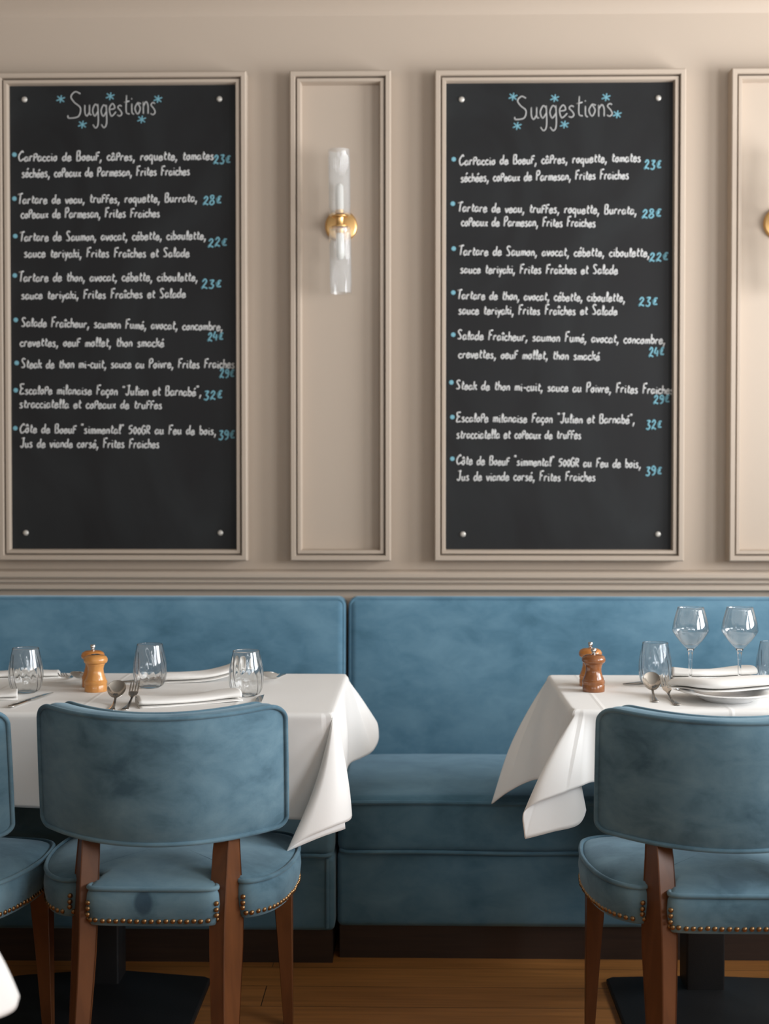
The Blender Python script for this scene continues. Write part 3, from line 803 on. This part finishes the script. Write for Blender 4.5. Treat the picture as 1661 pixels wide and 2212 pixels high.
st = [ # front hem from the left to the right corner
 (x0 + .004, y0, P(-420, 1745, y0 - .02), V(0, 0, 0)), (-1.1, y0, P(-140, 1738, y0 - .016), V(0, -.004, 0)), (-.85, y0, P(90, 1746, y0 - .02), V(0, .004, 0)),
 (-.62, y0, P(330, 1756, y0 - .016), V(0, -.004, 0)), (-.40, y0, P(530, 1767, y0 - .02), V(0, .002, 0)), (-.28, y0, P(640, 1771, y0 - .015), V(0, 0, 0)), (-.225, y0, P(692, 1774, y0 - .004), V(0, 0, 0)),
 (x1 - .008, y0, P(722, 1790, y0 + .02), V(0, 0, 0)), (x1 - .006, y0, P(744, 1790, y0 + .035), V(.004, 0, 0)), (x1 - .005, y0 + .001, P(700, 1806, y0 - .03), V(0, -.004, 0)),
 (x1 - .004, y0 + .001, P(640, 1831, y0 - .075), V(.006, -.002, 0)), (x1 - .003, y0 + .002, P(621, 1838, y0 - .09), V(.014, -.006, 0)), (x1 - .002, y0 + .003, P(660, 1812, y0 - .085), V(.012, -.012, 0)),
 (x1 - .001, y0 + .005, P(720, 1786, y0 - .05), V(.012, -.012, 0)), (x1, y0 + .010, P(757, 1768, y0 + .02), V(.008, -.004, 0)), (x1, y0 + .05, P(751, 1738, y0 + .10), V(0, 0, 0)),
 (x1, y0 + .16, P(743, 1694, y0 + .24), V(-.002, 0, 0)), (x1, y0 + .30, P(749, 1668, y0 + .38), V(.006, 0, 0)), (x1, y0 + .45, P(758, 1648, y0 + .50), V(-.002, 0, 0)), (x1, y1 - .10, P(780, 1638, y1 - .03), V(.004, 0, 0)),
 (x1, y1 - .02, P(806, 1622, y1 + .01), V(-.002, 0, 0)), (x1 - .002, y1 - .003, P(819, 1590, y1 + .04), V(.004, .0, .0)), (x1 - .008, y1, P(803, 1552, y1 + .06), V(.0, .006, 0)), (x1 - .03, y1, V(x1 - .03, y1 + .03, .575), V(0, .008, 0)),
 (-.45, y1, V(-.45, y1 + .018, .555), V(0, 0, 0)), (-.8, y1, V(-.8, y1 + .018, .555), V(0, 0, 0)), (x0 + .1, y1, V(x0 + .1, y1 + .02, .555), V(0, 0, 0)),
 (x0 + .004, y1, V(x0 - .05, y1 + .05, .50), V(0, 0, 0)), (x0, y1 - .03, V(x0 - .02, y1 - .03, .555), V(0, 0, 0)), (x0, y0 + .3, V(x0 - .016, y0 + .3, .555), V(0, 0, 0)), (x0, y0 + .03, V(x0 - .05, y0 - .02, .50), V(0, 0, 0))]
tablecloth(TL, ZT, st, cloth_mat([-.785 + .785 - .0, .36, -.27], 'linen_long'), 'white tablecloth on the long left table, its near right corner hanging in a pointed fold')
x0, x1, y0, y1 = TR
st = [
 (x0 + .004, y0 + .002, P(1256, 1745, y0 + .02), V(-.002, 0, 0)), (x0 + .005, y0 + .001, P(1264, 1753, y0 + .005), V(-.004, -.002, 0)), (x0 + .006, y0 + .001, P(1246, 1783, y0 - .01), V(-.008, -.006, 0)),
 (x0 + .008, y0, P(1190, 1798, y0 - .04), V(-.012, -.008, 0)), (x0 + .009, y0, P(1140, 1811, y0 - .07), V(-.014, -.010, 0)), (x0 + .0095, y0, P(1133, 1811, y0 - .074), V(-.014, -.010, 0)), (x0 + .010, y0, P(1131, 1798, y0 - .078), V(-.014, -.010, 0)),
 (x0 + .0105, y0, P(1128, 1768, y0 - .085), V(-.012, -.012, 0)), (x0 + .011, y0, P(1134, 1751, y0 - .092), V(-.008, -.014, 0)), (x0 + .013, y0, P(1160, 1734, y0 - .090), V(-.004, -.012, 0)),
 (x0 + .017, y0, P(1205, 1717, y0 - .07), V(-.002, -.010, 0)), (x0 + .025, y0, P(1252, 1699, y0 - .04), V(-.002, -.004, 0)), (x0 + .05, y0, P(1292, 1689, y0 - .015), V(-.004, .006, 0)),
 (.55, y0, P(1400, 1694, y0 - .018), V(0, .004, 0)), (.72, y0, P(1560, 1696, y0 - .014), V(0, -.003, 0)), (.9, y0, P(1720, 1697, y0 - .018), V(0, .003, 0)), (x1 - .03, y0, P(1855, 1700, y0 - .016), V(0, 0, 0)),
 (x1 - .004, y0, V(x1 + .07, y0 - .06, .49), V(0, 0, 0)), (x1, y0 + .03, V(x1 + .02, y0 + .04, .585), V(0, 0, 0)), (x1, y1 - .03, V(x1 + .02, y1 - .03, .585), V(0, 0, 0)), (x1 - .004, y1, V(x1 + .06, y1 + .05, .50), V(0, 0, 0)),
 (x1 - .05, y1, V(x1 - .06, y1 + .018, .585), V(0, 0, 0)), (.7, y1, V(.7, y1 + .016, .585), V(0, 0, 0)), (x0 + .1, y1, V(x0 + .10, y1 + .018, .58), V(0, 0, 0)), (x0 + .02, y1, V(x0 - .01, y1 + .03, .55), V(-.01, .008, 0)),
 (x0 + .004, y1 - .001, P(1085, 1705, 3.83), V(-.012, .004, .01)), (x0 + .001, y1 - .004, P(1061, 1736, 3.782), V(-.012, 0, .012)), (x0, y1 - .015, P(1092, 1714, 3.75), V(-.008, -.006, 0)), (x0, y1 - .10, P(1128, 1694, 3.70), V(-.004, 0, 0)),
 (x0, y1 - .24, P(1160, 1684, 3.62), V(-.012, 0, 0)), (x0, y1 - .36, P(1180, 1690, 3.50), V(.006, 0, 0)), (x0, y0 + .10, P(1200, 1704, 3.43), V(-.002, 0, 0)), (x0 + .001, y0 + .02, P(1222, 1730, 3.38), V(.004, 0, 0))]
tablecloth(TR, ZT, st, cloth_mat([-.277, .02], 'linen_small'), 'white tablecloth on the small right table, two pointed corners hanging over its left side')
x0, x1, y0, y1 = NT
st = [(x0, y0, V(x0 - .05, y0 - .05, .50), V(0, 0, 0)), (x0 + .05, y0, V(x0 + .05, y0 - .02, .56), V(0, 0, 0)), (-1.2, y0, V(-1.2, y0 - .02, .56), V(0, 0, 0)), (x1 - .04, y0, V(x1 - .04, y0 - .02, .56), V(0, 0, 0)),
 (x1, y0, V(x1 + .06, y0 - .06, .49), V(0, 0, 0)), (x1, y0 + .05, V(x1 + .02, y0 + .06, .56), V(0, 0, 0)), (x1, 1.6, V(x1 + .02, 1.6, .555), V(0, 0, 0)), (x1, y1 - .12, V(x1 + .03, 1.88, .545), V(0, 0, 0)), (x1, y1 - .02, P(-8, 2200, 2.10), V(.02, 0, 0)),
 (x1 - .002, y1 - .002, P(36, 2166, 2.16), V(.022, .014, .0)), (x1 - .01, y1, P(5, 2140, 2.19), V(.01, .01, 0)), (x1 - .06, y1, V(x1 - .05, y1 + .03, .53), V(0, 0, 0)),
 (-1.2, y1, V(-1.2, y1 + .02, .56), V(0, 0, 0)), (x0 + .05, y1, V(x0 + .05, y1 + .02, .56), V(0, 0, 0)), (x0, y1, V(x0 - .05, y1 + .05, .50), V(0, 0, 0)), (x0, 1.6, V(x0 - .02, 1.6, .56), V(0, 0, 0))]
tablecloth(NT, ZT, st, cloth_mat([0.0], 'linen_near'), 'blurred white tablecloth corner hanging in at the lower left edge of the photo')

# ------------------------------------------------------------------ tableware
TZ = ZT + .0008
def put(o, px, py, rz=0, z=TZ):
    p = PZ(px, py, z); o.location = p; o.rotation_euler = (0, 0, rz); return o
def twist_tumbler(label, group):
    """stemless glass with a spiral optic"""
    H = .113
    prof = [(0, .024), (.02, .0262), (.05, .0335), (.15, .0395), (.3, .0428), (.42, .0435), (.55, .0425), (.7, .0398), (.85, .0362), (.97, .0333), (1, .0328)]
    n = 84; rings = []
    def ro(v): return lerpl(prof, v)
    vs_ = [0, .004, .012, .03, .06, .1, .15, .2, .26, .32, .38, .44, .5, .56, .62, .68, .74, .8, .86, .92, .97, .993]
    def ring(r, z, amp, ph): return [V((r + amp*math.cos(14*a + ph))*math.cos(a), (r + amp*math.cos(14*a + ph))*math.sin(a), z) for a in [2*PI*i/n for i in range(n)]]
    rings.append(ring(.0004, .0015, 0, 0)); rings.append(ring(.018, .0012, 0, 0)); rings.append(ring(.0225, 0, 0, 0))
    for v in vs_[1:]: rings.append(ring(ro(v), v*H, 0, 0))
    rings.append(ring(ro(1) - .0006, H, 0, 0))
    for v in reversed(vs_[3:]):
        a = .0018*max(0, min(1, (.93 - v)/.2))*max(0, min(1, (v - .02)/.1))
        rings.append(ring(ro(v) - .0013 - .0008*(1 - v) - a, max(v*H, .0055), a, 8*v))
    rings.append(ring(.012, .0052, 0, 0)); rings.append(ring(.0004, .005, 0, 0))
    o = MB().loft(rings).build('tumbler', M['glass_cut'], None, angle=180)
    return tag(o, label, 'glass', group)
GT = 'spiral-cut stemless tumblers'
tb = twist_tumbler('stemless ribbed tumbler at the left edge beside the knife', GT); put(tb, 56, 1496)
for px, py, rz, lb in ((324, 1485, .9, 'stemless ribbed tumbler in the middle of the long table, right of the pepper mills'),
                       (532, 1503, 2.1, 'stemless ribbed tumbler nearest the right end of the long table, beside the folded napkin'),
                       (1415, 1481, .3, 'stemless ribbed tumbler on the right table behind the spoon'),
                       (1669, 1479, 1.4, 'stemless ribbed tumbler cut off by the right edge of the photo')):
    c_ = copy_tree(tb); put(c_, px, py, rz); c_['label'] = lb

def wine_glass(label):
    t = thing('wine_glass', (0, 0, 0), label, 'glass', 'stemmed wine glasses')
    out = [(.0004, .0), (.034, .0), (.036, .0012), (.034, .0028), (.018, .0055), (.0075, .011), (.0046, .022), (.0041, .045), (.0044, .075), (.0058, .096), (.0095, .105)]
    bowl_o = [(.0095, .105), (.0185, .114), (.0300, .1265), (.0400, .1400), (.0455, .1490), (.0467, .1530), (.0460, .160), (.0435, .174), (.0395, .189), (.0350, .204), (.0325, .212)]
    bowl_i = [(.0318, .212), (.0343, .204), (.0387, .189), (.0427, .174), (.0453, .160), (.0457, .1532), (.0444, .1498), (.0390, .1412), (.0287, .1280), (.0165, .1165), (.0060, .1145), (.0004, .114)]
    MB().lathe([(.0004, .1045), (.0093, .1052)] + bowl_o[1:] + bowl_i, 64).build('bowl', M['glass'], t, angle=180)
    MB().lathe(out + [(.0092, .1050), (.0004, .1044)], 40).build('stem', M['glass_solid'], t, angle=180)
    return t
wg = wine_glass('stemmed wine glass on the right table, left one of the pair'); 
wg.location = PZ(1491, 1490, TZ)
w2 = copy_tree(wg); w2.location = PZ(1597, 1490, TZ); w2['label'] = 'stemmed wine glass on the right table, right one of the pair'

def mill(label, m, knob, h=.093):
    t = thing('pepper_mill', (0, 0, 0), label, 'mill', 'small turned wooden mills')
    k_ = h/.093
    prof = [(.0003, 0), (.0275, 0), (.0282, .001), (.0282, .016), (.0275, .0175), (.0278, .019), (.0288, .021), (.0288, .026), (.0275, .028), (.0262, .029), (.0262, .031), (.0225, .040), (.0200, .050), (.0196, .058), (.0215, .066), (.0232, .0685), (.0232, .0705), (.0003, .0705)]
    MB().lathe([(r, z*k_) for r, z in prof], 48).build('body', m, t, angle=30)
    head = [(.0003, .0706), (.0238, .0706), (.0255, .0715), (.0285, .0735), (.0302, .078), (.0298, .083), (.0270, .088), (.0200, .0918), (.0110, .0930), (.0003, .0931)]
    MB().lathe([(r, z*k_) for r, z in head], 48).build('head', m, t, angle=40)
    if knob == 'cap':
        MB().lathe([(.0003, .0931*k_), (.0120, .0931*k_), (.0125, .0937*k_), (.0090, .0947*k_), (.0003, .095*k_)], 28).build('shaker_cap', M['steel'], t)
    else:
        kr = .0068 if knob == 'knob' else .0062
        MB().lathe([(.0003, .0928*k_), (.0045, .0928*k_), (.0052, .094*k_), (.0045, .099*k_), (kr, .1005*k_), (kr, .1065*k_), (kr*.85, .108*k_), (.0003, .1083*k_)], 28).build('knob', M['steel'], t)
    return t
put(mill('light wooden salt mill with a flat steel cap, front one on the long table', M['mill_light'], 'cap'), 207, 1493)
put(mill('amber wooden pepper mill with steel knob, behind the light mill on the long table', M['mill_amber'], 'knob', .094), 201, 1483)
put(mill('dark brown turned pepper mill, front one at the left end of the right table', M['mill_dark'], 'knob', .094), 1282, 1493)
put(mill('amber wooden mill half hidden behind the dark brown mill on the right table', M['mill_amber'], 'tall', .098), 1275, 1481)

def plate(label, px, py, r, h):
    prof = [(.0003, .003), (r*.45, .003), (r*.47, 0), (r*.50, 0), (r*.52, .003), (r*.66, h*.45), (r*.72, h*.75), (r*.985, h*.97), (r, h), (r*.985, h + .0018), (r*.72, h*.75 + .004), (r*.63, h*.45 + .002), (r*.5, .0075), (.0003, .0072)]
    o = MB().lathe(prof, 72).build('plate', M['porcelain'], None, angle=60)
    put(o, px, py); return tag(o, label, 'plate', 'white porcelain plates')
plate('white plate at the near side of the right table, carrying a folded napkin', 1572, 1513, .116, .023)
plate('white plate at the far side of the right table behind the wine glasses', 1533, 1473, .100, .020)

def napkin(spine, width, thick, label, flare=0, seed=1, sheet=.66, group='folded white napkins'):
    """cloth folded in layers, swept along a spine; open folds show at the ends"""
    rng = random.Random(seed); sp = cr([Vector(p) for p in spine], 8)
    n = len(sp); rings = []; ph = rng.uniform(0, 6)
    for i in range(n):
        t_ = (sp[min(i+1, n-1)] - sp[max(i-1, 0)]).normalized(); side = Vector((0, 0, 1)).cross(t_).normalized(); up = t_.cross(side)
        s = i/(n - 1); wd = width*(1 + flare*s)*(.94 + .06*math.sin(ph + 7*s)); th = thick*(.9 + .16*math.sin(ph*2 + 5*s))
        wob = .05*math.sin(ph + 9*s)
        path = [(x*wd, z*th) for x, z in ((-sheet - wob, .03), (-.3, .03), (.2, .04), (.50, .10), (.56, .42), (.40, .84 + wob), (.05, .98), (-.32, .92 - wob), (-.50, .62), (-.42, .30), (-.1, .24), (.25, .28), (.36, .48), (.2, .66), (-.1, .70), (-.3, .56))]
        pts = cr([(a, b, 0) for a, b in path], 4)
        rings.append([sp[i] + side*p.x + up*(p.y) for p in pts])
    o0 = sum((p for p in sp), Vector())/n; o0.z = min(p.z for r in rings for p in r)
    mb = MB().loft([[p - o0 for p in r] for r in rings], caps=False, closed=False)
    ob = mb.build('napkin', M['napkin'], None, angle=180, solid=.0022); ob.location = o0
    return tag(ob, label, 'napkin', group)
def q(px, py, dz=0): 
    p = PZ(px, py, TZ + .001); p.z += dz; return p
napkin([q(296, 1523), q(360, 1520), q(430, 1515), q(480, 1511, .002), q(514, 1509, .002)], .075, .021, 'folded white napkin lying in front of the two tumblers on the long table', seed=3)
napkin([q(352, 1471), q(400, 1470, .001), q(450, 1468, .006), q(500, 1465, .020), q(530, 1463, .034)], .075, .021, 'folded white napkin with a raised end behind the tumblers on the long table', seed=5)
napkin([q(-90, 1507), q(-30, 1507), q(10, 1506), q(38, 1505)], .07, .017, 'folded white napkin cut off by the left edge, beside the knife', seed=8)
napkin([q(-20, 1463), q(30, 1462), q(80, 1461), q(128, 1459)], .075, .017, 'folded white napkin behind the leftmost tumbler', seed=9)
napkin([q(1462, 1503, .024), q(1490, 1507, .026), q(1540, 1512, .0245), q(1600, 1509, .026), q(1660, 1505, .029), q(1700, 1503, .031)], .075, .026, 'folded white napkin lying across the near plate on the right table', seed=11, sheet=.5)
napkin([q(1452, 1478, .021), q(1500, 1479, .0215), q(1550, 1478, .021), q(1600, 1477, .022), q(1619, 1476, .022)], .07, .024, 'folded white napkin on the far plate of the right table', seed=13, sheet=.5)

# cutlery, built lying along +y with the handle end at the origin
def sect(c, wd, th, up=V(0, 0, 1), sd=V(1, 0, 0), n=10):
    return [c + sd*(wd/2*math.cos(2*PI*i/n)) + up*(th/2*math.sin(2*PI*i/n)) for i in range(n)]
def handle(t, L_, z_end):
    rg = []
    for s, wd, th in ((0, .004, .002), (.02, .017, .0034), (.1, .0185, .004), (.3, .0125, .0042), (.6, .0085, .0044), (.85, .0062, .0046), (1, .006, .004)):
        z = .002 + z_end*max(0, (s - .55)/.45)**1.6
        rg.append(sect(V(0, s*L_, z), wd, th))
    return MB().loft(rg).build('handle', M['steel'], t, angle=180)
def spoon(label, tilt):
    t = thing('spoon', (0, 0, 0), label, 'spoon', 'table spoons'); L_ = .125
    handle(t, L_, .012)
    o = V(0, L_ - .004, .0135); ca, sa = math.cos(tilt), math.sin(tilt); ey = V(0, ca, sa); ez = V(0, -sa, ca); ex = V(1, 0, 0)
    n = 28; rg = []
    def rim(k_, dz): return [o + ey*(.033 + .034*k_*math.sin(2*PI*i/n)) + ex*(.0225*k_*math.cos(2*PI*i/n)*(1 + .10*math.sin(2*PI*i/n))) + ez*dz for i in range(n)]
    for k_ in (.03, .3, .55, .75, .9, .98, 1.0): rg.append(rim(k_, -.010*(1 - k_**2.2)))
    for k_ in (1.0, .97, .88, .74, .54, .29, .03): rg.append(rim(k_, -.010*(1 - k_**2.2) - .0014))
    MB().loft(rg).build('bowl', M['steel'], t, angle=180)
    return t
def fork(label, tilt):
    t = thing('fork', (0, 0, 0), label, 'fork', 'table forks'); L_ = .125
    handle(t, L_, .010)
    o = V(0, L_ - .004, .0115); ca, sa = math.cos(tilt), math.sin(tilt)
    def pt(x, y, z): return o + V(x, y*ca - z*sa, y*sa + z*ca)
    rg = []
    for y, wd in ((0, .006), (.008, .012), (.016, .021), (.026, .0235), (.031, .0235)):
        z = -.004*math.sin(PI*y/.075); rg.append([pt(x*wd/2, y, z + dz) for x, dz in ((-1, 0), (-.5, -.0009), (.5, -.0009), (1, 0), (.5, .0009), (-.5, .0009))])
    mb = MB().loft(rg)
    for k_ in range(4):
        x = (-1.5 + k_)*.0064; rr = []
        for y, wd in ((.029, .0042), (.045, .0038), (.060, .003), (.070, .0012)):
            z = -.004*math.sin(PI*y/.075); rr.append([pt(x + a*wd/2, y, z + b*.0009) for a, b in ((-1, -1), (1, -1), (1, 1), (-1, 1))])
        mb.loft(rr)
    mb.build('tines', M['steel'], t, angle=40)
    return t
def knife(label):
    t = thing('knife', (0, 0, 0), label, 'knife', 'table knives')
    rg = [sect(V(0, y, .004), wd, th) for y, wd, th in ((0, .010, .004), (.004, .0165, .0068), (.03, .0155, .0075), (.08, .0125, .007), (.105, .0105, .006))]
    MB().loft(rg).build('handle', M['steel'], t, angle=180)
    rg = []
    for y, a, b in ((.104, -.005, .005), (.115, -.0075, .0085), (.16, -.0080, .0090), (.20, -.0065, .0090), (.218, -.001, .0088), (.225, .0065, .0085)):
        rg.append([V(a, y, .0042), V((a+b)/2, y, .0032), V(b, y, .0030), V(b, y, .0054), V((a+b)/2, y, .0052)])
    MB().loft(rg).build('blade', M['steel'], t, angle=30)
    return t
def lay(o, px, py, tx, ty, z=TZ):
    """put the handle end at one table point and aim it at another"""
    a, b = PZ(px, py, z), PZ(tx, ty, z); o.location = a; o.rotation_euler = (0, 0, math.atan2(b.y - a.y, b.x - a.x) - PI/2); return o
lay(spoon('steel spoon in front of the mills on the long table', math.radians(30)), 240, 1536, 253, 1512)
lay(fork('steel fork beside the spoon at the left end of the folded napkin', math.radians(28)), 268, 1535, 287, 1515)
lay(spoon('steel spoon in front of the tumbler on the right table', math.radians(34)), 1417, 1518, 1407, 1496)
lay(fork('steel fork beside the spoon on the right table', math.radians(32)), 1466, 1525, 1444, 1508)
lay(knife('steel knife lying at the left end of the long table, blade towards the mills'), 22, 1530, 98, 1503)
lay(knife('steel knife tip showing above the chair back, right of the folded napkin'), 551, 1537, 562, 1508)
lay(knife('steel knife lying behind the middle tumbler of the long table, tip showing at its left'), 400, 1462, 268, 1476)
lay(knife('steel knife lying behind the tumbler on the right table, tip showing at its left'), 1475, 1466, 1372, 1479)
lay(fork('steel fork with tines towards the leftmost tumbler, at the back of the long table', .3), 163, 1458, 138, 1476)
lay(spoon('steel spoon left of the wooden mills, at the back of the long table', .35), 205, 1459, 170, 1477)
lay(spoon('steel spoon half hidden behind the tumbler nearest the right end of the long table', .3), 612, 1457, 588, 1471)
lay(fork('steel fork half hidden by the far napkin on the right table', 0), 1690, 1460, 1630, 1468)
